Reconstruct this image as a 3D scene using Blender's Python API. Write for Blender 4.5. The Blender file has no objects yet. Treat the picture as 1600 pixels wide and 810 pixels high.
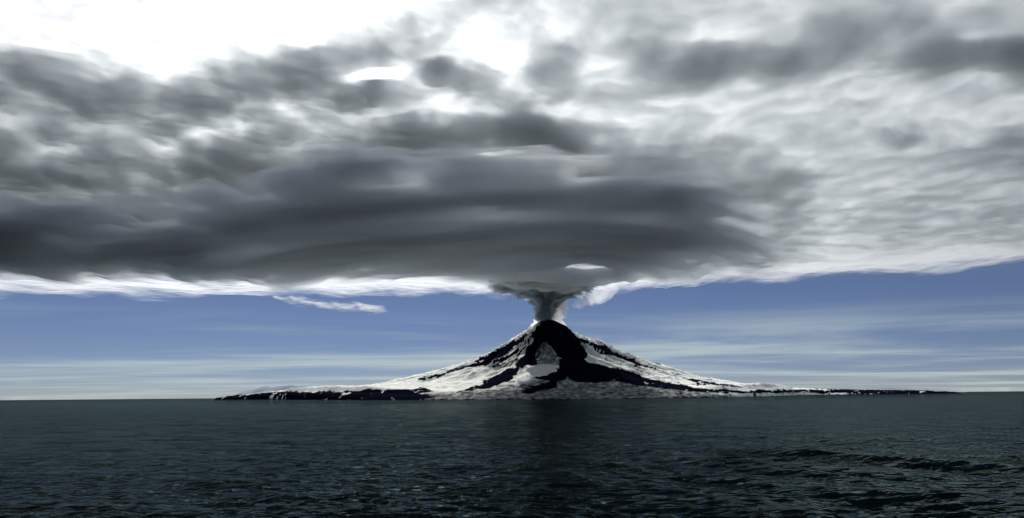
import bpy, math
import numpy as np
from mathutils import Matrix, Vector

# ------------------------------------------------------------------ camera, sky, sun, exposure
scene = bpy.context.scene
COL = scene.collection
CAM_H = 35.0
PITCH, ROLL = math.radians(11.17), math.radians(-0.50)
FPX = 1080.0                                   # focal length in pixels of the 1600 px wide frame
cam_data = bpy.data.cameras.new('camera')
cam_data.sensor_width = 36.0
cam_data.lens = 36.0 * FPX / 1600.0
cam_data.clip_start = 1.0
cam_data.clip_end = 400000.0
cam = bpy.data.objects.new('camera', cam_data)
RM = Matrix.Rotation(math.pi / 2 + PITCH, 3, 'X') @ Matrix.Rotation(ROLL, 3, 'Z')
cam.matrix_world = Matrix.Translation((0, 0, CAM_H)) @ RM.to_4x4()
COL.objects.link(cam)
scene.camera = cam
RN = np.array(RM)

SUN_AZ, SUN_EL = math.radians(-14.0), math.radians(41.0)      # azimuth from +Y towards +X
sun_data = bpy.data.lights.new('sun', 'SUN')
sun_data.energy = 5.0
sun_data.angle = math.radians(0.5)
sun_data.color = (1.0, 0.96, 0.90)
sun = bpy.data.objects.new('sun', sun_data)
to_sun = Vector((math.sin(SUN_AZ) * math.cos(SUN_EL), math.cos(SUN_AZ) * math.cos(SUN_EL), math.sin(SUN_EL)))
sun.rotation_euler = to_sun.to_track_quat('Z', 'Y').to_euler()
sun.location = (0, 0, 6000)
COL.objects.link(sun)

world = bpy.data.worlds.new('World')
scene.world = world
world.use_nodes = True
wn, wl = world.node_tree.nodes, world.node_tree.links
wn.clear()


def N(nodes, t, **kw):
    n = nodes.new(t)
    for k, v in kw.items():
        setattr(n, k, v)
    return n


def vset(n, **kw):
    for k, v in kw.items():
        n.inputs[k].default_value = v
    return n


wout = N(wn, 'ShaderNodeOutputWorld')
wbg = N(wn, 'ShaderNodeBackground')
wbg.inputs['Strength'].default_value = 0.055
sky = N(wn, 'ShaderNodeTexSky', sky_type='NISHITA')
sky.sun_disc = False
sky.sun_elevation = SUN_EL
sky.sun_rotation = SUN_AZ
sky.altitude = 0
sky.air_density = 1.0
sky.dust_density = 0.0
sky.ozone_density = 5.0
wtc = N(wn, 'ShaderNodeTexCoord')
wmp = N(wn, 'ShaderNodeMapping')
wmp.inputs['Location'].default_value = (0, 0, 0.035)
wmp.inputs['Scale'].default_value = (1, 1, 1.6)              # deeper blue close above the horizon
wl.new(wtc.outputs['Generated'], wmp.inputs['Vector'])
wl.new(wmp.outputs[0], sky.inputs['Vector'])
tint = N(wn, 'ShaderNodeMix', data_type='RGBA', blend_type='MULTIPLY')
tint.inputs['Factor'].default_value = 1.0
tint.inputs['B'].default_value = (0.90, 0.785, 0.865, 1)        # the photograph's cool white balance
wl.new(sky.outputs[0], tint.inputs['A'])
# thin far cloud streaks low over the horizon: a flat layer of noise in the air, seen edge on
wsep = N(wn, 'ShaderNodeSeparateXYZ'); wl.new(wtc.outputs['Generated'], wsep.inputs[0])
wz = N(wn, 'ShaderNodeMath', operation='MAXIMUM'); wz.inputs[1].default_value = 0.004; wl.new(wsep.outputs['Z'], wz.inputs[0])
wzz = N(wn, 'ShaderNodeMath', operation='ADD'); wzz.inputs[1].default_value = 0.02; wl.new(wz.outputs[0], wzz.inputs[0])
wdv = N(wn, 'ShaderNodeVectorMath', operation='DIVIDE'); wl.new(wtc.outputs['Generated'], wdv.inputs[0])
wcb = N(wn, 'ShaderNodeCombineXYZ')
for k in range(3):
    wl.new(wzz.outputs[0], wcb.inputs[k])
wl.new(wcb.outputs[0], wdv.inputs[1])
wm2 = N(wn, 'ShaderNodeMapping'); wm2.inputs['Scale'].default_value = (0.10, 0.20, 0.0); wm2.inputs['Location'].default_value = (3.1, 1.7, 0); wm2.inputs['Rotation'].default_value = (0, 0, math.radians(-6))
wl.new(wdv.outputs[0], wm2.inputs['Vector'])
wno = N(wn, 'ShaderNodeTexNoise'); wno.inputs['Scale'].default_value = 1.0; wno.inputs['Detail'].default_value = 7; wno.inputs['Roughness'].default_value = 0.6; wno.inputs['Distortion'].default_value = 0.4
wl.new(wm2.outputs[0], wno.inputs['Vector'])
wmr = N(wn, 'ShaderNodeMapRange', interpolation_type='SMOOTHSTEP'); wmr.inputs['From Min'].default_value = 0.41; wmr.inputs['From Max'].default_value = 0.70; wmr.inputs['To Max'].default_value = 0.9
wl.new(wno.outputs['Fac'], wmr.inputs['Value'])
wlo = N(wn, 'ShaderNodeMapRange', interpolation_type='SMOOTHSTEP'); wlo.inputs['From Min'].default_value = 0.05; wlo.inputs['From Max'].default_value = 0.13; wlo.inputs['To Min'].default_value = 1.0; wlo.inputs['To Max'].default_value = 0.12
wl.new(wsep.outputs['Z'], wlo.inputs['Value'])
wmu = N(wn, 'ShaderNodeMath', operation='MULTIPLY'); wl.new(wmr.outputs[0], wmu.inputs[0]); wl.new(wlo.outputs[0], wmu.inputs[1])
wst = N(wn, 'ShaderNodeMix', data_type='RGBA')
wst.inputs['B'].default_value = (9.0, 10.6, 10.6, 1)
wl.new(wmu.outputs[0], wst.inputs['Factor']); wl.new(tint.outputs['Result'], wst.inputs['A'])
wl.new(wst.outputs['Result'], wbg.inputs['Color'])
wl.new(wbg.outputs[0], wout.inputs['Surface'])

vs = scene.view_settings
vs.view_transform = 'Standard'
vs.look = 'None'
vs.gamma = 1.0
vs.exposure = 0.0
vs.use_curve_mapping = False

cy = scene.cycles
cy.use_denoising = True
cy.denoiser = 'OPENIMAGEDENOISE'
cy.volume_bounces = 7
cy.max_bounces = 10
cy.transparent_max_bounces = 48
cy.sample_clamp_indirect = 2.5
cy.use_adaptive_sampling = True
cy.adaptive_threshold = 0.02

# ------------------------------------------------------------------ numeric helpers


def ray(px, py):
    """direction through a point of the 1600 x 810 frame; arrays allowed"""
    px, py = np.broadcast_arrays(np.asarray(px, float), np.asarray(py, float))
    l = np.stack([(px - 800) / FPX, -(py - 405) / FPX, -np.ones_like(px)], -1)
    return l @ RN.T


def pix(x, y, z):
    """where a point stands in the 1600 x 810 frame"""
    p = np.stack([x, y, np.asarray(z) - CAM_H], -1) @ RN
    return 800 - FPX * p[..., 0] / p[..., 2], 405 + FPX * p[..., 1] / p[..., 2]


_rs = np.random.RandomState(7)
_P = _rs.permutation(512).astype(np.int64)
_P = np.concatenate([_P, _P, _P])
_A = _rs.rand(512) * 2 * np.pi
_GX, _GY = np.cos(_A), np.sin(_A)
_g3 = _rs.normal(size=(512, 3))
_g3 /= np.linalg.norm(_g3, axis=1)[:, None]


def perlin2(x, y):
    xi, yi = np.floor(x).astype(np.int64), np.floor(y).astype(np.int64)
    xf, yf = x - xi, y - yi
    u, v = xf ** 3 * (xf * (xf * 6 - 15) + 10), yf ** 3 * (yf * (yf * 6 - 15) + 10)

    def g(ix, iy, dx, dy):
        h = _P[_P[ix & 511] + (iy & 511)]
        return _GX[h] * dx + _GY[h] * dy
    a = g(xi, yi, xf, yf); b = g(xi + 1, yi, xf - 1, yf)
    c = g(xi, yi + 1, xf, yf - 1); d = g(xi + 1, yi + 1, xf - 1, yf - 1)
    return ((a + u * (b - a)) + v * ((c + u * (d - c)) - (a + u * (b - a)))) * 1.5


def fbm2(x, y, octv=5, gain=0.5, lac=2.03, seed=0, ridged=False):
    s, a, t = 0.0, 1.0, 0.0
    for i in range(octv):
        n = perlin2(x + 17.3 * (i + seed * 3.1), y - 9.7 * (i + seed * 5.3))
        if ridged:
            n = 1 - 2 * np.abs(n)
        s = s + a * n; t += a
        x, y, a = x * lac, y * lac, a * gain
    return s / t


def perlin3(x, y, z):
    xi, yi, zi = (np.floor(q).astype(np.int64) for q in (x, y, z))
    xf, yf, zf = x - xi, y - yi, z - zi
    f = lambda t: t ** 3 * (t * (t * 6 - 15) + 10)
    u, v, w = f(xf), f(yf), f(zf)

    def g(i, j, k):
        h = _P[_P[_P[(xi + i) & 511] + ((yi + j) & 511)] + ((zi + k) & 511)]
        return _g3[h, 0] * (xf - i) + _g3[h, 1] * (yf - j) + _g3[h, 2] * (zf - k)
    L = lambda a, b, t: a + t * (b - a)
    return 1.4 * L(L(L(g(0, 0, 0), g(1, 0, 0), u), L(g(0, 1, 0), g(1, 1, 0), u), v),
                   L(L(g(0, 0, 1), g(1, 0, 1), u), L(g(0, 1, 1), g(1, 1, 1), u), v), w)


def fbm3(x, y, z, octv=4, gain=0.5):
    s, a, t = 0.0, 1.0, 0.0
    for i in range(octv):
        s = s + a * perlin3(x + 11.1 * i, y - 7.7 * i, z + 3.3 * i); t += a
        x, y, z, a = x * 2.05, y * 2.05, z * 2.05, a * gain
    return s / t


def sstep(a, b, x):
    t = np.clip((x - a) / (b - a), 0, 1)
    return t * t * (3 - 2 * t)


def poly_sd(px, py, pts):
    """signed distance to a polygon, positive inside"""
    pts = np.array(pts, float)
    d = np.full(px.shape, 1e9); inside = np.zeros(px.shape, bool)
    for (x0, y0), (x1, y1) in zip(pts, np.roll(pts, -1, 0)):
        ex, ey = x1 - x0, y1 - y0
        t = np.clip(((px - x0) * ex + (py - y0) * ey) / (ex * ex + ey * ey + 1e-9), 0, 1)
        d = np.minimum(d, np.hypot(px - x0 - t * ex, py - y0 - t * ey))
        c = ((y0 > py) != (y1 > py))
        inside ^= c & (px < ex * (py - y0) / (ey if ey else 1e-9) + x0)
    return np.where(inside, d, -d)


def make_mesh(name, verts, quads, mat=None, parent=None, smooth=True, attrs=None):
    me = bpy.data.meshes.new(name)
    verts = np.asarray(verts, np.float32); quads = np.asarray(quads, np.int32)
    k = quads.shape[1]
    me.vertices.add(len(verts)); me.vertices.foreach_set('co', verts.ravel())
    me.loops.add(quads.size); me.loops.foreach_set('vertex_index', quads.ravel())
    me.polygons.add(len(quads))
    me.polygons.foreach_set('loop_start', np.arange(len(quads), dtype=np.int32) * k)
    me.polygons.foreach_set('loop_total', np.full(len(quads), k, np.int32))
    me.polygons.foreach_set('use_smooth', np.full(len(quads), smooth))
    for an, av in (attrs or {}).items():
        at = me.attributes.new(an, 'FLOAT', 'POINT')
        at.data.foreach_set('value', np.asarray(av, np.float32).ravel())
    me.update(calc_edges=True)
    me.validate()
    if mat:
        me.materials.append(mat)
    o = bpy.data.objects.new(name, me)
    COL.objects.link(o)
    o.parent = parent
    return o


def tag(o, label=None, cat=None, group=None, kind=None):
    for k, v in (('label', label), ('category', cat), ('group', group), ('kind', kind)):
        if v:
            o[k] = v
    return o


def grid_quads(nu, nv, wrap_u=False):
    iu = np.arange(nu if wrap_u else nu - 1)
    iv = np.arange(nv - 1)
    U, V = np.meshgrid(iu, iv)
    a = V * nu + U; b = V * nu + (U + 1) % nu
    return np.stack([a, b, b + nu, a + nu], -1).reshape(-1, 4)


def new_mat(name):
    m = bpy.data.materials.new(name)
    m.use_nodes = True
    m.node_tree.nodes.clear()
    out = m.node_tree.nodes.new('ShaderNodeOutputMaterial')
    return m, m.node_tree.nodes, m.node_tree.links, out


def volume_mat(name, density, color, g, skin=None):
    m, n, l, out = new_mat(name)
    v = n.new('ShaderNodeVolumePrincipled')
    v.inputs['Density'].default_value = density
    v.inputs['Color'].default_value = (*color, 1)
    v.inputs['Anisotropy'].default_value = g
    l.new(v.outputs[0], out.inputs['Volume'])
    if skin is not None:
        t = n.new('ShaderNodeBsdfTransparent')
        c = n.new('ShaderNodeRGB')
        c.outputs[0].default_value = (skin, skin, skin, 1)
        l.new(c.outputs[0], t.inputs['Color'])
        l.new(t.outputs[0], out.inputs['Surface'])
    return m


# ------------------------------------------------------------------ sea
def build_sea():
    front = np.radians(np.linspace(-42, 42, 800))
    back = np.radians(np.linspace(42, 318, 70))[1:-1]
    ang = np.concatenate([front, back])
    rr = np.concatenate([np.geomspace(8, 130, 24)[:-1], np.geomspace(130, 6500, 560), np.geomspace(6500, 160000, 36)[1:]])
    A, R = np.meshgrid(ang, rr)
    x, y = R * np.sin(A), R * np.cos(A)
    z = np.zeros_like(x)
    dx = np.zeros_like(x); dy = np.zeros_like(x)
    rs = np.random.RandomState(3)
    cell = np.maximum(R * (rr[60] / rr[59] - 1), R * (front[1] - front[0]))
    for i in range(170):
        lam = 1.4 * (14 / 1.4) ** (rs.rand() ** 1.2) if i < 120 else 16 * (95 / 16) ** rs.rand()
        th = math.radians(205) + rs.normal() * 0.45          # towards the viewer, a little from the left
        amp = (0.0080 * lam ** 0.75 if i < 120 else 0.0013 * lam) * (0.6 + 0.8 * rs.rand())
        k = 2 * np.pi / lam
        ph = k * (x * math.sin(th) + y * math.cos(th)) + rs.rand() * 6.283
        fade = sstep(2.0, 4.0, lam / cell) * (1 - sstep(3500, 6500, R))
        z += amp * fade * np.cos(ph)
        dx -= 0.5 * amp * fade * math.sin(th) * np.sin(ph)
        dy -= 0.5 * amp * fade * math.cos(th) * np.sin(ph)
    # the heavier swell of a wake rolling in at the right
    for lam, deg, amp, s in ((62, 235, 1.7, 0.3), (38, 222, 0.6, 2.0), (85, 250, 1.4, 4.0), (22, 240, 0.3, 1.0)):
        th = math.radians(deg); k = 2 * np.pi / lam
        env = sstep(-40, 120, x - 0.12 * (y - 300)) * (1 - sstep(380, 800, R)) * (0.6 + 0.8 * fbm2(x / 130, y / 130, 2, seed=s))
        ph = k * (x * math.sin(th) + y * math.cos(th)) + s + 1.2 * fbm2(x / 160, y / 160, 2, seed=9)
        z += amp * env * (np.cos(ph) + 0.25 * np.cos(2 * ph))
    verts = np.stack([x + dx, y + dy, z], -1).reshape(-1, 3)
    q = grid_quads(len(ang), len(rr), wrap_u=True)[:, ::-1]
    m, n, l, out = new_mat('sea_water')
    deep = n.new('ShaderNodeBsdfDiffuse')
    deep.inputs['Color'].default_value = (0.002, 0.006, 0.008, 1)
    gl = n.new('ShaderNodeBsdfGlossy')
    gl.inputs['Color'].default_value = (0.125, 0.158, 0.148, 1)
    gl.inputs['Roughness'].default_value = 0.05
    fr = n.new('ShaderNodeFresnel')
    fr.inputs['IOR'].default_value = 1.025
    b = n.new('ShaderNodeMixShader')
    l.new(fr.outputs[0], b.inputs[0]); l.new(deep.outputs[0], b.inputs[1]); l.new(gl.outputs[0], b.inputs[2])
    tc = n.new('ShaderNodeTexCoord')
    prev = None
    for sc_, dist, stren, stretch in ((0.30, 0.9, 1.0, 0.75), (0.10, 2.0, 1.0, 0.7), (0.034, 2.4, 1.0, 0.6), (0.011, 2.8, 1.0, 0.5)):
        mp = n.new('ShaderNodeMapping')
        mp.inputs['Scale'].default_value = (sc_ * stretch, sc_, sc_)
        mp.inputs['Rotation'].default_value = (0, 0, math.radians(8))
        l.new(tc.outputs['Object'], mp.inputs['Vector'])
        nz = n.new('ShaderNodeTexNoise')
        nz.inputs['Scale'].default_value = 1.0
        nz.inputs['Detail'].default_value = 1.5
        nz.inputs['Roughness'].default_value = 0.55
        l.new(mp.outputs[0], nz.inputs['Vector'])
        bp = n.new('ShaderNodeBump')
        bp.inputs['Strength'].default_value = stren
        bp.inputs['Distance'].default_value = dist
        l.new(nz.outputs['Fac'], bp.inputs['Height'])
        if prev:
            l.new(prev.outputs[0], bp.inputs['Normal'])
        prev = bp
    for nd in (deep, gl, fr):
        l.new(prev.outputs[0], nd.inputs['Normal'])
    l.new(b.outputs[0], out.inputs['Surface'])
    o = make_mesh('sea', verts, q, m)
    tag(o, 'dark rippled teal sea in front of the volcano', 'sea', kind='structure')


build_sea()

# ------------------------------------------------------------------ volcanic island
PEAK_Y = 8500.0
PEAK_X = float(ray(861, 500)[0] / ray(861, 500)[1] * PEAK_Y)


def bend(dx):
    return 4300.0 * (np.minimum(np.abs(dx), 5200) / 4300.0) ** 2


def crop1(cx, cy):
    return 640 + cx / 3.636, 480 + cy / 3.636


def profiles():
    px = np.array([300, 330, 340, 356, 375, 403, 439, 466, 494, 535, 590, 645, 695, 750, 777, 805, 819, 832, 845, 853, 861,
                   868, 874, 887, 901, 915, 929, 940, 951, 970, 997, 1025, 1055, 1090, 1126, 1162, 1197, 1245, 1292, 1340, 1400, 1450, 1500, 1530])
    py = np.array([640, 626, 622.7, 620, 618, 617, 612, 612.5, 612.5, 609.5, 604, 594, 583, 565, 549, 531, 521, 511, 504, 502, 501.5,
                   503, 507.5, 516, 526, 533.6, 537, 538, 546, 555.6, 566, 576, 584.5, 593.5, 598.5, 603.5, 606, 608, 609.7, 610.4, 611, 611.6, 614, 630])
    d = ray(px, py)
    X = (px - 800) / FPX * PEAK_Y
    for _ in range(20):
        Y = PEAK_Y + bend(X - PEAK_X)
        X = d[:, 0] / d[:, 1] * Y
    Z = CAM_H + d[:, 2] / d[:, 1] * Y
    return X - PEAK_X, Z


def build_island():
    DX, PZ = profiles()
    xs = np.concatenate([np.arange(-7800, -2400, 28), np.arange(-2400, 2400, 13), np.arange(2400, 9000, 28)])
    ys = np.concatenate([np.arange(-3300, 250, 17), np.arange(250, 3300, 90)])
    X, V = np.meshgrid(xs, ys)
    aV = np.abs(V)
    k = np.where(V < 0, (1.25 + 1.75 * (aV / 2300) ** 1.2) * (1 + 0.8 * (np.abs(X) / 2600) ** 2), 1.5)
    wx = 120 * fbm2(X / 900, V / 900, 3, seed=1); wy = 120 * fbm2(X / 900, V / 900, 3, seed=2)
    U2, V2 = X + 0.15 * wx, V + wy * sstep(100, 900, np.abs(V))
    r = np.hypot(U2, k * V2)
    w = 0.5 + 0.5 * U2 / (r + 1e-6)
    hr = np.interp(r, DX[DX >= 0], PZ[DX >= 0]); hl = np.interp(-r, DX[DX <= 0], PZ[DX <= 0])
    ws = np.clip(2 * w - 1, 0, 1) ** 1.2
    h = ws * hr + (1 - ws) * hl
    th = np.arctan2(V2 * k, U2)
    front = 1 - sstep(-250, 250, V)
    hn = np.clip(h / 950.0, 0, 1)
    # gullies running down the cone, ridges between them
    lr = np.log(r + 180)
    gul = fbm2(th * 5.5 + 0.25 * fbm2(lr * 3, th * 2, 2, seed=4), lr * 1.1, 5, seed=5, ridged=True)
    gul2 = fbm2(th * 17, lr * 2.2, 4, seed=6, ridged=True)
    edge = sstep(0.0, 0.06, hn) * sstep(0.0, 220, np.abs(V2) * k + 0.12 * r)
    h = h + edge * (70 * gul * sstep(0.04, 0.4, hn) * (0.5 + 0.5 * (1 - hn)) + 22 * gul2 * sstep(0.05, 0.35, hn))
    # rough hummocky ground of the lower front slope and the coast
    hum = fbm2(X / 260, V / 200, 5, gain=0.6, seed=8, ridged=True)
    fine = fbm2(X / 70, V / 60, 4, gain=0.6, seed=9)
    h = h + sstep(0.0, 0.02, hn) * (24 * hum * (1 - sstep(0.10, 0.5, hn)) + 9 * fine)
    run = np.clip((-V - 1150 + 160 * fbm2(X / 700, V / 900, 3, seed=14)) / 1250, 0, 1.2) * (1 - sstep(2600, 4600, np.abs(X)))
    h = np.where(h > 0, h * (1 - run), h) - 4 * run                              # the front slope runs out low to the coast
    Y = PEAK_Y + V + bend(X)
    px, py = pix(X + PEAK_X, Y, h)
    h = np.where(h < 0.6, h * 1.0 - 2.0, h)
    # ------------------------------------------------ snow cover
    n1 = fbm2(X / 210, V / 210, 5, gain=0.6, seed=11)
    n2 = fbm2(X / 60, V / 60, 4, gain=0.65, seed=12)
    n3 = fbm2(th * 26, lr * 2.0, 4, gain=0.6, seed=13)
    qx = px + 7 * n1 + 3.5 * n2 + 5 * n3; qy = py + 4.5 * n1 + 2.5 * n2 + 2.5 * n3
    c = lambda pts: [crop1(*p) for p in pts]
    dark = np.full(X.shape, -1e9)
    for pts in (
        # ash covered cone and the flow running down to the lower left
        [(760, 60), (720, 110), (690, 150), (700, 190), (665, 250), (612, 300), (598, 332), (540, 362), (470, 402), (400, 442), (300, 472), (215, 490),
         (330, 478), (420, 462), (520, 442), (590, 418), (610, 388), (625, 348), (720, 328), (716, 270), (740, 225), (782, 203), (815, 240), (852, 290),
         (848, 332), (862, 372), (930, 420), (1010, 432), (1130, 428), (1190, 402), (1260, 414), (1330, 418), (1420, 438), (1500, 458), (1600, 462),
         (1600, 446), (1500, 432), (1400, 417), (1330, 400), (1300, 380), (1200, 355), (1100, 332), (1010, 312), (992, 295), (1012, 268), (990, 228),
         (962, 180), (930, 148), (880, 100), (840, 60)],
        # the lower tongue
        [(700, 398), (780, 378), (862, 350), (900, 380), (880, 408), (835, 430), (830, 456), (790, 472), (680, 492), (630, 486), (700, 452), (790, 415), (720, 408)],
        # crest of the left flank
        [(20, 412), (200, 370), (380, 312), (500, 245), (600, 180), (655, 140), (650, 185), (565, 245), (440, 322), (330, 350), (180, 392), (60, 416)],
        # crest of the right flank
        [(960, 168), (1040, 205), (1100, 212), (1150, 250), (1300, 318), (1400, 350), (1420, 362), (1290, 326), (1150, 275), (1060, 228), (990, 206)],
    ):
        dark = np.maximum(dark, poly_sd(qx, qy, c(pts)))
    # low shore of the far ends: scrub showing through the snow
    low = np.full(X.shape, -1e9)
    for pts in (
        [(330, 630), (338, 619), (430, 612), (500, 612.5), (560, 610), (640, 608), (662, 605), (676, 611), (655, 616), (690, 619), (650, 626), (500, 627)],
        [(985, 585), (1010, 596), (1055, 602), (1100, 608), (1160, 611), (1250, 609), (1640, 604), (1640, 625), (1250, 613.5), (1180, 615), (1100, 613.5), (1040, 607.5), (1000, 603), (960, 595)],
        [(1060, 589), (1100, 596), (1160, 604), (1200, 606), (1150, 605), (1090, 599)],
    ):
        low = np.maximum(low, poly_sd(qx, qy, pts))
    rock = sstep(-1.2, 1.2, dark + 1.2 * n2)
    rock = np.maximum(rock, sstep(-1.0, 1.0, low) * sstep(-0.30, -0.08, n1 + 0.45 * n2 + 0.12))
    flank = poly_sd(qx, qy, c([(655, 150), (700, 165), (672, 250), (612, 305), (530, 345), (430, 345), (500, 262), (600, 196)]))
    rock = np.maximum(rock, sstep(-5, 3, flank) * sstep(-0.16, 0.10, n3 + 0.35 * n2) * 0.95)
    # wind scoured streaks on the upper flanks
    rock = np.maximum(rock, sstep(0.10, 0.3, n3 + 0.35 * n2 - 0.02) * sstep(0.22, 0.5, hn) * 0.9)
    rock = np.maximum(rock, sstep(0.26, 0.42, n1 + 0.7 * n2) * 0.9 * (0.25 + 0.75 * sstep(880, 960, px)) * sstep(0.0, 0.03, hn))
    rock = np.maximum(rock, sstep(0.0, 0.25, n2 + 0.1) * (1 - sstep(4, 9, h)))      # dark boulders along the tide line
    # dirty, ash dusted snow
    dusty_poly = poly_sd(qx, qy, c([(0, 530), (90, 492), (260, 488), (430, 466), (560, 440), (700, 420), (860, 380), (1000, 400), (1200, 380), (1340, 410), (1600, 458), (1900, 520), (1900, 600), (0, 600)]))
    head = poly_sd(qx, qy, c([(716, 328), (712, 270), (740, 220), (784, 198), (820, 240), (856, 290), (850, 330)]))
    dust = np.maximum(sstep(-4, 4, dusty_poly), sstep(-2, 2, head)) * np.clip(0.86 + 1.1 * n2 + 0.4 * n1, 0, 1)
    dust = np.maximum(dust, sstep(0.1, 0.5, n1 + n2) * 0.35 * sstep(840, 900, px))
    dust = np.maximum(dust, sstep(930, 980, px) * sstep(0.3, 0.5, hn) * 0.5)
    verts = np.stack([X + PEAK_X, Y, h], -1).reshape(-1, 3)
    q = grid_quads(len(xs), len(ys))
    keep = (h.reshape(-1)[q] > -3.5).any(1)
    q = q[keep]
    used, inv = np.unique(q, return_inverse=True)
    q = inv.reshape(-1, 4)
    verts = verts[used]
    m, n, l, out = new_mat('snow_and_ash')
    b = n.new('ShaderNodeBsdfDiffuse')
    b.inputs['Roughness'].default_value = 0.0
    ar = vset(N(n, 'ShaderNodeAttribute')); ar.attribute_name = 'rock'
    ad = N(n, 'ShaderNodeAttribute'); ad.attribute_name = 'dust'
    geo = n.new('ShaderNodeTexCoord')
    nz = n.new('ShaderNodeTexNoise'); nz.inputs['Scale'].default_value = 0.035; nz.inputs['Detail'].default_value = 5; nz.inputs['Roughness'].default_value = 0.7
    l.new(geo.outputs['Object'], nz.inputs['Vector'])
    sn = N(n, 'ShaderNodeMix', data_type='RGBA')
    sn.inputs['A'].default_value = (0.82, 0.83, 0.80, 1); sn.inputs['B'].default_value = (0.095, 0.105, 0.120, 1)
    l.new(ad.outputs['Fac'], sn.inputs['Factor'])
    # fine break-up of the snow edge
    ma = N(n, 'ShaderNodeMath', operation='MULTIPLY_ADD'); ma.inputs[1].default_value = 0.9; ma.inputs[2].default_value = -0.45
    l.new(nz.outputs['Fac'], ma.inputs[0])
    ad2 = N(n, 'ShaderNodeMath', operation='ADD')
    l.new(ar.outputs['Fac'], ad2.inputs[0]); l.new(ma.outputs[0], ad2.inputs[1])
    rp = N(n, 'ShaderNodeMapRange', interpolation_type='SMOOTHSTEP'); rp.inputs['From Min'].default_value = 0.35; rp.inputs['From Max'].default_value = 0.65
    l.new(ad2.outputs[0], rp.inputs['Value'])
    mx = N(n, 'ShaderNodeMix', data_type='RGBA')
    mx.inputs['B'].default_value = (0.0045, 0.0055, 0.014, 1)
    l.new(rp.outputs[0], mx.inputs['Factor']); l.new(sn.outputs['Result'], mx.inputs['A'])
    l.new(mx.outputs['Result'], b.inputs['Color'])
    bp = n.new('ShaderNodeBump'); bp.inputs['Strength'].default_value = 0.5; bp.inputs['Distance'].default_value = 10
    l.new(nz.outputs['Fac'], bp.inputs['Height']); l.new(bp.outputs[0], b.inputs['Normal'])
    l.new(b.outputs[0], out.inputs['Surface'])
    o = make_mesh('volcano', verts, q, m, attrs={'rock': rock.reshape(-1)[used], 'dust': dust.reshape(-1)[used]})
    tag(o, 'snow streaked dark volcano cone rising from the sea', 'volcano')
    return o


build_island()

# ------------------------------------------------------------------ snow mountains far beyond the bay
def build_far_range():
    xs = np.arange(-26000, 30001, 220.0); vs_ = np.linspace(0, 9000, 36)
    X, V = np.meshgrid(xs, vs_)
    Y = 46000 + V
    px, _ = pix(X, Y, np.zeros_like(X))
    env = sstep(330, 420, px) * (1 - sstep(470, 620, px)) + 0.45 * sstep(1180, 1300, px) * (1 - sstep(1400, 1600, px)) + 0.25 * (1 - sstep(40, 160, px))
    h = (420 + 620 * fbm2(X / 5200, Y / 5200, 5, gain=0.55, seed=41, ridged=True)) * env * np.sin(np.pi * V / 9000) ** 0.8 - 20
    m, n, l, out = new_mat('hazed_far_snow')
    b = n.new('ShaderNodeBsdfDiffuse')
    tc = n.new('ShaderNodeTexCoord'); nz = n.new('ShaderNodeTexNoise'); nz.inputs['Scale'].default_value = 0.0012; nz.inputs['Detail'].default_value = 6
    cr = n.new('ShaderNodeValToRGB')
    cr.color_ramp.elements[0].position = 0.35; cr.color_ramp.elements[0].color = (0.26, 0.31, 0.37, 1)  # blue-grey haze of the distance is put into the snow colour
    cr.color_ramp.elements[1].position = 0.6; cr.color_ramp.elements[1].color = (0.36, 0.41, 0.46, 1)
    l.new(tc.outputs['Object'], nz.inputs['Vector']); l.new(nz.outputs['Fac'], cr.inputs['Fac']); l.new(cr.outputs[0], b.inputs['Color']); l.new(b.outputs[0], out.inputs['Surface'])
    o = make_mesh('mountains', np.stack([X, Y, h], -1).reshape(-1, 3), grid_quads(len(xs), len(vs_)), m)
    tag(o, 'faint snowy mountain range on the far horizon', 'mountains', kind='structure')


build_far_range()

# ------------------------------------------------------------------ clouds: closed bodies filled with scattering air
def cloud_sheet(name, xs, ys, T, zmid, low, mat, parent=None, eps=0.25):
    """closed body of local thickness T round the height zmid; low is the share of T below it"""
    nx, ny = len(xs), len(ys)
    X, Y = np.meshgrid(xs, ys)
    T = T.copy(); T[0] = T[-1] = 0; T[:, 0] = T[:, -1] = 0
    act = (T > eps).reshape(-1)
    T = np.where(T > eps, T, 0)
    lo = np.stack([X, Y, zmid - low * T], -1).reshape(-1, 3)
    hi = np.stack([X, Y, zmid + (1 - low) * T], -1).reshape(-1, 3)
    q = grid_quads(nx, ny)
    q = q[act[q].any(1)]
    off = np.where(act, nx * ny, 0)
    qt = q + off[q]
    allq = np.concatenate([q[:, [0, 2, 1]], q[:, [0, 3, 2]], qt[:, [0, 1, 2]], qt[:, [0, 2, 3]]])
    allq = allq[(allq[:, 0] != allq[:, 1])]
    allq = allq[(act[allq % (nx * ny)]).any(1)]
    used, inv = np.unique(allq, return_inverse=True)
    return make_mesh(name, np.concatenate([lo, hi])[used], inv.reshape(-1, 3), mat, parent)


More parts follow.
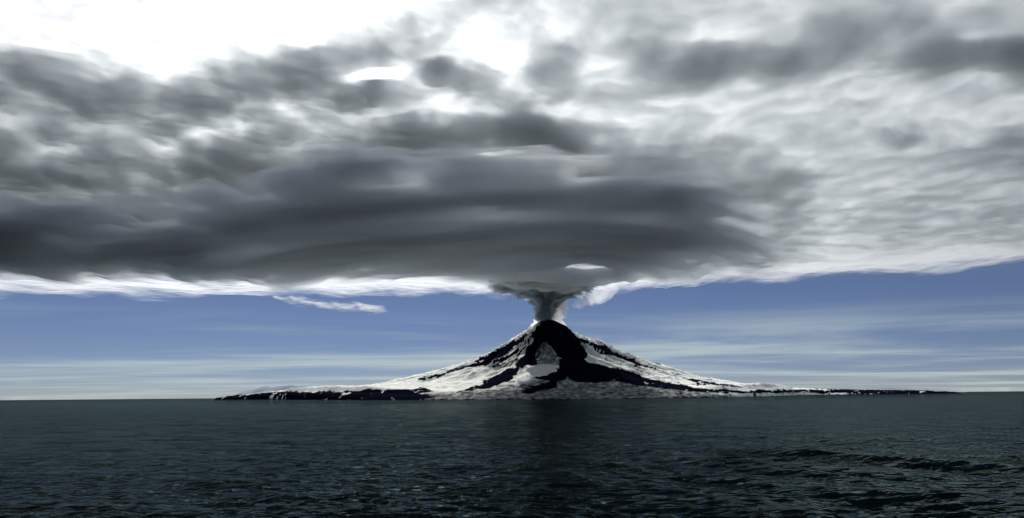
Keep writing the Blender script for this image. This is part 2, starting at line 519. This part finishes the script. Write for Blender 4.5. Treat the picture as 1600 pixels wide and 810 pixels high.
def bicubic(px, py, gx, gy, G):
    """smooth interpolation of a coarse table"""
    def w(t, k):
        return [(-0.5 * t ** 3 + t ** 2 - 0.5 * t), (1.5 * t ** 3 - 2.5 * t ** 2 + 1), (-1.5 * t ** 3 + 2 * t ** 2 + 0.5 * t), (0.5 * t ** 3 - 0.5 * t ** 2)][k]
    G = np.asarray(G, float)
    fx = np.clip((px - gx[0]) / (gx[1] - gx[0]), 0, len(gx) - 1.001); fy = np.clip((py - gy[0]) / (gy[1] - gy[0]), 0, len(gy) - 1.001)
    ix, iy = fx.astype(int), fy.astype(int)
    tx, ty = fx - ix, fy - iy
    s = 0
    for a in range(4):
        for b in range(4):
            s = s + w(tx, a) * w(ty, b) * G[np.clip(iy + b - 1, 0, len(gy) - 1), np.clip(ix + a - 1, 0, len(gx) - 1)]
    return s


# the cloud deck over the bay: a table of its thickness, one value every 60 x 30 px of the view
GX = np.arange(260, 1341, 60); GY = np.arange(0, 481, 30)
THICK = np.array([      # metres
    [35, 36, 35, 36, 36, 36, 36, 46, 110, 98, 64, 73, 100, 78, 101, 70, 58, 90, 79],
    [36, 29, 36, 36, 36, 73, 120, 115, 67, 75, 68, 89, 107, 124, 88, 106, 88, 158, 115],
    [27, 36, 36, 36, 60, 93, 65, 103, 51, 72, 84, 74, 119, 107, 106, 75, 128, 124, 187],
    [36, 46, 90, 85, 169, 149, 138, 120, 81, 50, 157, 64, 141, 170, 240, 190, 226, 158, 130],
    [20, 156, 143, 208, 178, 29, 25, 216, 179, 69, 118, 71, 102, 171, 172, 64, 108, 80, 72],
    [138, 198, 210, 140, 129, 309, 129, 77, 144, 101, 122, 100, 121, 75, 62, 78, 76, 68, 73],
    [173, 189, 163, 110, 128, 82, 99, 94, 75, 152, 65, 63, 73, 102, 69, 54, 77, 68, 88],
    [170, 65, 115, 184, 132, 222, 304, 223, 279, 254, 229, 144, 122, 101, 115, 83, 84, 153, 86],
    [77, 204, 240, 138, 196, 227, 267, 383, 94, 123, 388, 199, 185, 163, 142, 111, 81, 83, 84],
    [216, 235, 225, 235, 264, 284, 284, 284, 274, 274, 274, 274, 264, 235, 179, 153, 145, 98, 71],
    [162, 179, 216, 254, 45, 45, 45, 45, 45, 45, 45, 45, 45, 45, 153, 145, 145, 97, 98],
    [197, 197, 197, -3, -3, -3, -3, -3, -3, -3, -3, -3, 40, 60, 70, 80, 129, 86, 100],  # negative: opening hidden behind the umbrella, shaped to let sun reach the volcano
    [197, 197, 197, -3, -3, -3, -3, -3, -3, -3, -3, -3, -3, 40, 55, 65, 129, 84, 87],
    [179, 179, 179, -3, -3, -3, -3, -3, -3, -3, -3, -3, -3, -3, 25, 40, 129, 60, 60],
    [24, 24, 24, 24, 24, 24, 24, 24, 24, 24, 24, 24, 24, 24, 24, 24, 40, 40, 40],
    [14, 14, 14, 14, 14, 14, 14, 14, 14, 14, 14, 14, 14, 14, 14, 14, 14, 14, 14],
    [10, 10, 10, 10, 10, 10, 10, 10, 10, 10, 10, 10, 10, 10, 10, 10, 10, 10, 10],
], float)
DECK_Z = 2900.0
deck_mat = volume_mat('cloud_vapour', 0.0200, (0.92, 0.95, 0.968), 0.55)


def build_deck():
    xs = np.concatenate([np.arange(-19000, -8000, 110.0), np.arange(-8000, 8000, 46.0), np.arange(8000, 19001, 110.0)])
    ys = np.concatenate([np.arange(-5000, 3600, 110.0), np.arange(3600, 13000, 46.0), np.arange(13000, 24500, 85.0)])
    X, Y = np.meshgrid(xs, ys)
    px, py = pix(X, np.maximum(Y, 2500.0), np.full_like(X, DECK_Z))
    wx = 260 * fbm2(X / 1100, Y / 1100, 4, seed=21); wy = 260 * fbm2(X / 1100, Y / 1100, 4, seed=22)
    # beyond the frame the same broken deck goes on: mirror the table at the frame edges
    pxm = 260 + np.abs((px - 260) % 2160); pxm = np.where(pxm > 1340, 2680 - pxm, pxm)
    pym = np.where(py < 0, np.abs(py) * 0.4 % 300, py)  # thin rows stretched above the frame, shaped to let sun onto the sea
    sx = np.hypot(X, Y) / FPX
    La = bicubic(pxm + wx / sx * 0.6, pym + wy / sx * 0.32, GX, GY, THICK)
    Lb = bicubic(np.clip(px, 260, 1340) + wx / sx * 0.6, pym + wy / sx * 0.32, GX, GY, THICK)
    L = La + (Lb - La) * sstep(220, 300, py)
    T = np.maximum(L, 0)
    f1 = fbm2((X + wx) / 1900, (Y + wy) / 1700, 6, gain=0.55, seed=23)
    f2 = fbm2((X + wx) / 420, (Y + wy) / 420, 4, gain=0.55, seed=24)
    lf = 1 - sstep(-200, 1500, X)                              # lumpier over the open left side, smoother on the right
    nr = 1 - 0.75 * sstep(11500, 16000, Y)
    f3 = fbm2((X + 0.6 * wx) / 170, (Y + 0.6 * wy) / 170, 3, gain=0.6, seed=27)
    T = T * (1 + 0.50 * f1 + nr * ((0.34 + 0.22 * lf) * f2 + (0.22 + 0.26 * lf) * f3)) + np.minimum(24, 0.4 * T) * f2
    # ragged far edge over the open blue
    edge = 20300 + 900 * fbm2(X / 4200, Y / 9000, 4, seed=26) - 0.42 * np.maximum(X - 1800, 0) - 0.10 * np.maximum(-X - 9000, 0)
    T = T * sstep(0, 1, (edge - Y) / 4200 + 0.45 * fbm2(X / 1500, Y / 2600, 4, gain=0.6, seed=28))
    T = np.where(py < 290, np.maximum(T, 18), np.maximum(T, 0))
    zm = DECK_Z + 90 * fbm2(X / 2500, Y / 2500, 3, seed=25) + 25 * f2
    o = cloud_sheet('clouds', xs, ys, T, zm, 0.45, deck_mat)
    tag(o, 'broken grey and white cloud deck spread over the sea', 'clouds', kind='stuff')


build_deck()

# ------------------------------------------------------------------ eruption plume: column, umbrella and steam
plume = bpy.data.objects.new('eruption_plume', None)
plume.location = (0, 0, 0)
COL.objects.link(plume)
tag(plume, 'dark ash plume rising from the crater and spreading out like an umbrella', 'ash plume')
ash_mat = volume_mat('ash', 0.0185, (0.895, 0.94, 0.98), 0.40, skin=0.985)
UMB_Z = 1350.0


def build_umbrella():
    xs = np.arange(-9500, 4200, 42.0)
    ys = np.arange(3000, 9800, 40.0)
    X, Y = np.meshgrid(xs, ys)
    z = np.full_like(X, UMB_Z)
    px, py = pix(X, Y, z)
    n1 = fbm2(X / 1300, Y / 1300, 5, gain=0.55, seed=31)
    n2 = fbm2(X / 380, Y / 380, 4, gain=0.55, seed=32)
    outline = [(-300, 260), (0, 278), (260, 282), (400, 252), (500, 212), (600, 196), (740, 192), (860, 186), (900, 206), (1040, 216), (1130, 255), (1200, 320), (1228, 395), (1200, 422),
               (1080, 438), (960, 441), (900, 443), (830, 443), (750, 442), (700, 438), (600, 432), (430, 434), (260, 430), (0, 428), (-300, 420)]
    streak = fbm2(X / 900, Y / 260, 4, gain=0.6, seed=36)
    d = poly_sd(px + 30 * n1 + 14 * n2, py + 9 * n1 + 4 * n2, outline)
    top_x = np.array([-300, 0, 260, 400, 500, 600, 740, 860, 900, 1040, 1130, 1195, 1240]); top_y = np.array([270, 290, 292, 262, 222, 206, 202, 196, 216, 226, 258, 310, 380])
    up = py - np.interp(px, top_x, top_y)                      # the near rim frays out into the deck above
    T = 155 * sstep(-14, 40 + 75 * sstep(950, 1150, px), d + 14 * n1 + 9 * n2) * sstep(0, 85, up + 50 * n1 + 34 * n2 + 40 * streak)
    # rings round the column: the underside steps down in terraces
    rx, ry = X - PEAK_X, (Y - PEAK_Y)
    rad = np.hypot(rx * np.where(rx > 0, 1.45, 0.8), ry) + 150 * n1
    ring = np.tanh(3.5 * fbm2(rad / 620, np.arctan2(ry, rx) * 0.7, 4, gain=0.55, seed=33))
    ring2 = np.tanh(3 * fbm2(rad / 330, np.arctan2(ry, rx) * 1.2, 3, gain=0.6, seed=34))
    ring3 = fbm2(rad / 130, np.arctan2(ry, rx) * 2.5, 3, gain=0.6, seed=37)
    T = T * np.clip(1 + sstep(5, 45, d) * (0.4 * ring3 + 0.36 * ring + 0.26 * ring2) + 0.3 * n1 + 0.15 * n2, 0.15, 2.2)
    slit = poly_sd(px + 5 * n2, py + 2 * n2, [(872, 411), (890, 405), (915, 406), (942, 412), (962, 421), (935, 424), (905, 420), (885, 417)])
    T = T * (1 - sstep(-4, 4, slit))
    zm = UMB_Z + 60 * n1 + 45 * ring + 18 * ring2
    rho = np.hypot(rx + 60, ry + 120)
    lump = fbm2(X / 150, Y / 150, 3, gain=0.6, seed=35)
    sag = (150 * np.exp(-(rho / 560) ** 2) + 70 * np.exp(-(rho / 1100) ** 2)) * (1 + 0.5 * lump) * sstep(0, 12, d)
    T = np.maximum(T, 0)
    T2 = T + sag
    cloud_sheet('umbrella_cloud', xs, ys, T2, zm - 0.5 * sag, 0.5, ash_mat, plume)


build_umbrella()


def billow_tube(name, pts, mat, seed, nu=160, nv=150, amp=0.2, parent=plume, upright=False, lift=-45.0, scale=95.0, far=PEAK_Y):
    """pts: (px, py, radius in px, depth offset m): a tube of rolling billows along these points at the volcano"""
    pts = np.array(pts, float)
    t = np.linspace(0, 1, nv); tt = np.linspace(0, 1, len(pts))
    P = np.stack([np.interp(t, tt, pts[:, i]) for i in range(4)], -1)
    ker = np.hanning(13); ker /= ker.sum()
    for i in range(4):
        P[:, i] = np.convolve(np.pad(P[:, i], 6, mode='edge'), ker, 'valid')
    d = ray(P[:, 0], P[:, 1])
    Y = far + P[:, 3]
    C = np.stack([d[:, 0] / d[:, 1] * Y, Y, CAM_H + d[:, 2] / d[:, 1] * Y], -1)
    rad = P[:, 2] / FPX * far
    end = np.sqrt(np.clip(np.minimum(t, 1 - t) / 0.04, 0.0, 1))
    a = np.linspace(0, 2 * np.pi, nu, endpoint=False)
    A, V = np.meshgrid(a, np.arange(nv))
    tang = np.gradient(C, axis=0); tang /= np.linalg.norm(tang, axis=1)[:, None]
    if upright:
        tang = np.zeros_like(C) + np.array([0, 0, 1.0])
    e2 = np.cross(tang, np.array([1.0, 0, 0])); e2 /= np.linalg.norm(e2, axis=1)[:, None]
    e1 = np.cross(e2, tang)
    nrm = np.cos(A)[..., None] * e1[V] + np.sin(A)[..., None] * e2[V]
    base = C[V] + nrm * (rad[:, None] * 1.0)[..., None]
    q = base / scale + seed * 5.7
    bil = 0
    am = 1.0
    for o_ in range(5):
        bil = bil + am * (2.2 * np.abs(perlin3(q[..., 0], q[..., 1], q[..., 2])) - 0.5); q = q * 2.1 + 3.3; am *= 0.55
    R = rad[:, None] * np.clip(1 + amp * bil * np.minimum(1, 170.0 / rad)[:, None], 0.3, 3) * end[:, None]
    pos = C[V] + nrm * R[..., None]
    if upright:
        pos[..., 2] += lift * bil * sstep(0.35, 0.6, t)[:, None] * end[:, None]
    verts = pos.reshape(-1, 3)
    verts = np.concatenate([verts, C[:1], C[-1:]])
    qd = grid_quads(nu, nv, wrap_u=True)
    i = np.arange(nu); nv_ = nu * nv
    cap0 = np.stack([np.full(nu, nv_), (i + 1) % nu, i, i], -1)[:, :3]
    cap1 = np.stack([np.full(nu, nv_ + 1), (nv - 1) * nu + i, (nv - 1) * nu + (i + 1) % nu], -1)
    tri = np.concatenate([qd[:, [0, 1, 2]], qd[:, [0, 2, 3]], cap0, cap1])
    return make_mesh(name, verts, tri, mat, parent)


column_mat = volume_mat('column_ash', 0.050, (0.66, 0.74, 0.80), 0.35, skin=0.985)
steam_mat = volume_mat('steam', 0.022, (0.995, 0.995, 0.99), 0.6, skin=0.995)
cloud_mat = volume_mat('white_cloud', 0.010, (0.98, 0.98, 0.98), 0.55, skin=0.995)
puff_mat = volume_mat('thin_steam', 0.0045, (0.98, 0.98, 0.98), 0.5, skin=0.995)
billow_tube('ash_column', [(852, 512, 10, 0), (852, 503, 11, 0), (851, 492, 13, 0), (851, 482, 16, 0), (854, 474, 22, 0), (856, 466, 31, 0), (856, 459, 42, -30), (853, 453, 60, -90), (850, 447, 76, -170), (848, 441, 88, -260), (848, 434, 78, -290), (848, 428, 50, -290)], column_mat, 1, 240, 230, upright=True, scale=125, amp=0.55, lift=-55)
billow_tube('steam', [(890, 518, 1.5, 40), (881, 510, 4, 50), (873, 504, 8, 60), (869, 497, 12, 60), (871, 489, 12, 60), (875, 481, 10, 60), (881, 474, 7, 60), (886, 467, 2, 60)], steam_mat, 2, 120, 130, amp=0.6, scale=75)
billow_tube('steam', [(821, 522, 1.5, 20), (831, 514, 4, 40), (840, 506, 7, 60), (844, 497, 7, 60), (843, 487, 6, 60), (840, 478, 5, 60), (838, 469, 2, 60)], steam_mat, 4, 110, 120, amp=0.6, scale=60)
billow_tube('steam_puff', [(893, 482, 3, 60), (904, 476, 8, 60), (918, 468, 12, 60), (934, 463, 12, 60), (950, 457, 9, 60), (968, 452, 4, 60)], puff_mat, 3, 140, 160, amp=0.45, scale=150)
xs_ = np.arange(-5800, -2500, 26.0); ys_ = np.arange(12600, 17200, 34.0)
X_, Y_ = np.meshgrid(xs_, ys_)
n1_ = fbm2(X_ / 420, Y_ / 700, 5, gain=0.6, seed=51)
cx_, cy_ = pix(X_, Y_, np.full_like(X_, 2000.0))
d_ = poly_sd(cx_ + 9 * n1_, cy_ + 3 * n1_, [(434, 465), (455, 464), (500, 470), (540, 474), (565, 476), (598, 477), (604, 485), (585, 489), (560, 484), (535, 484), (500, 481), (465, 476)])
o = cloud_sheet('small_cloud', xs_, ys_, 13 * sstep(-4, 10, d_ + 8 * n1_) * np.clip(1 + 1.5 * n1_, 0.0, 2.4), np.full_like(X_, 2000.0), 0.5, cloud_mat)
tag(o, 'small flat white cloud in the blue gap under the ash plume', 'cloud')
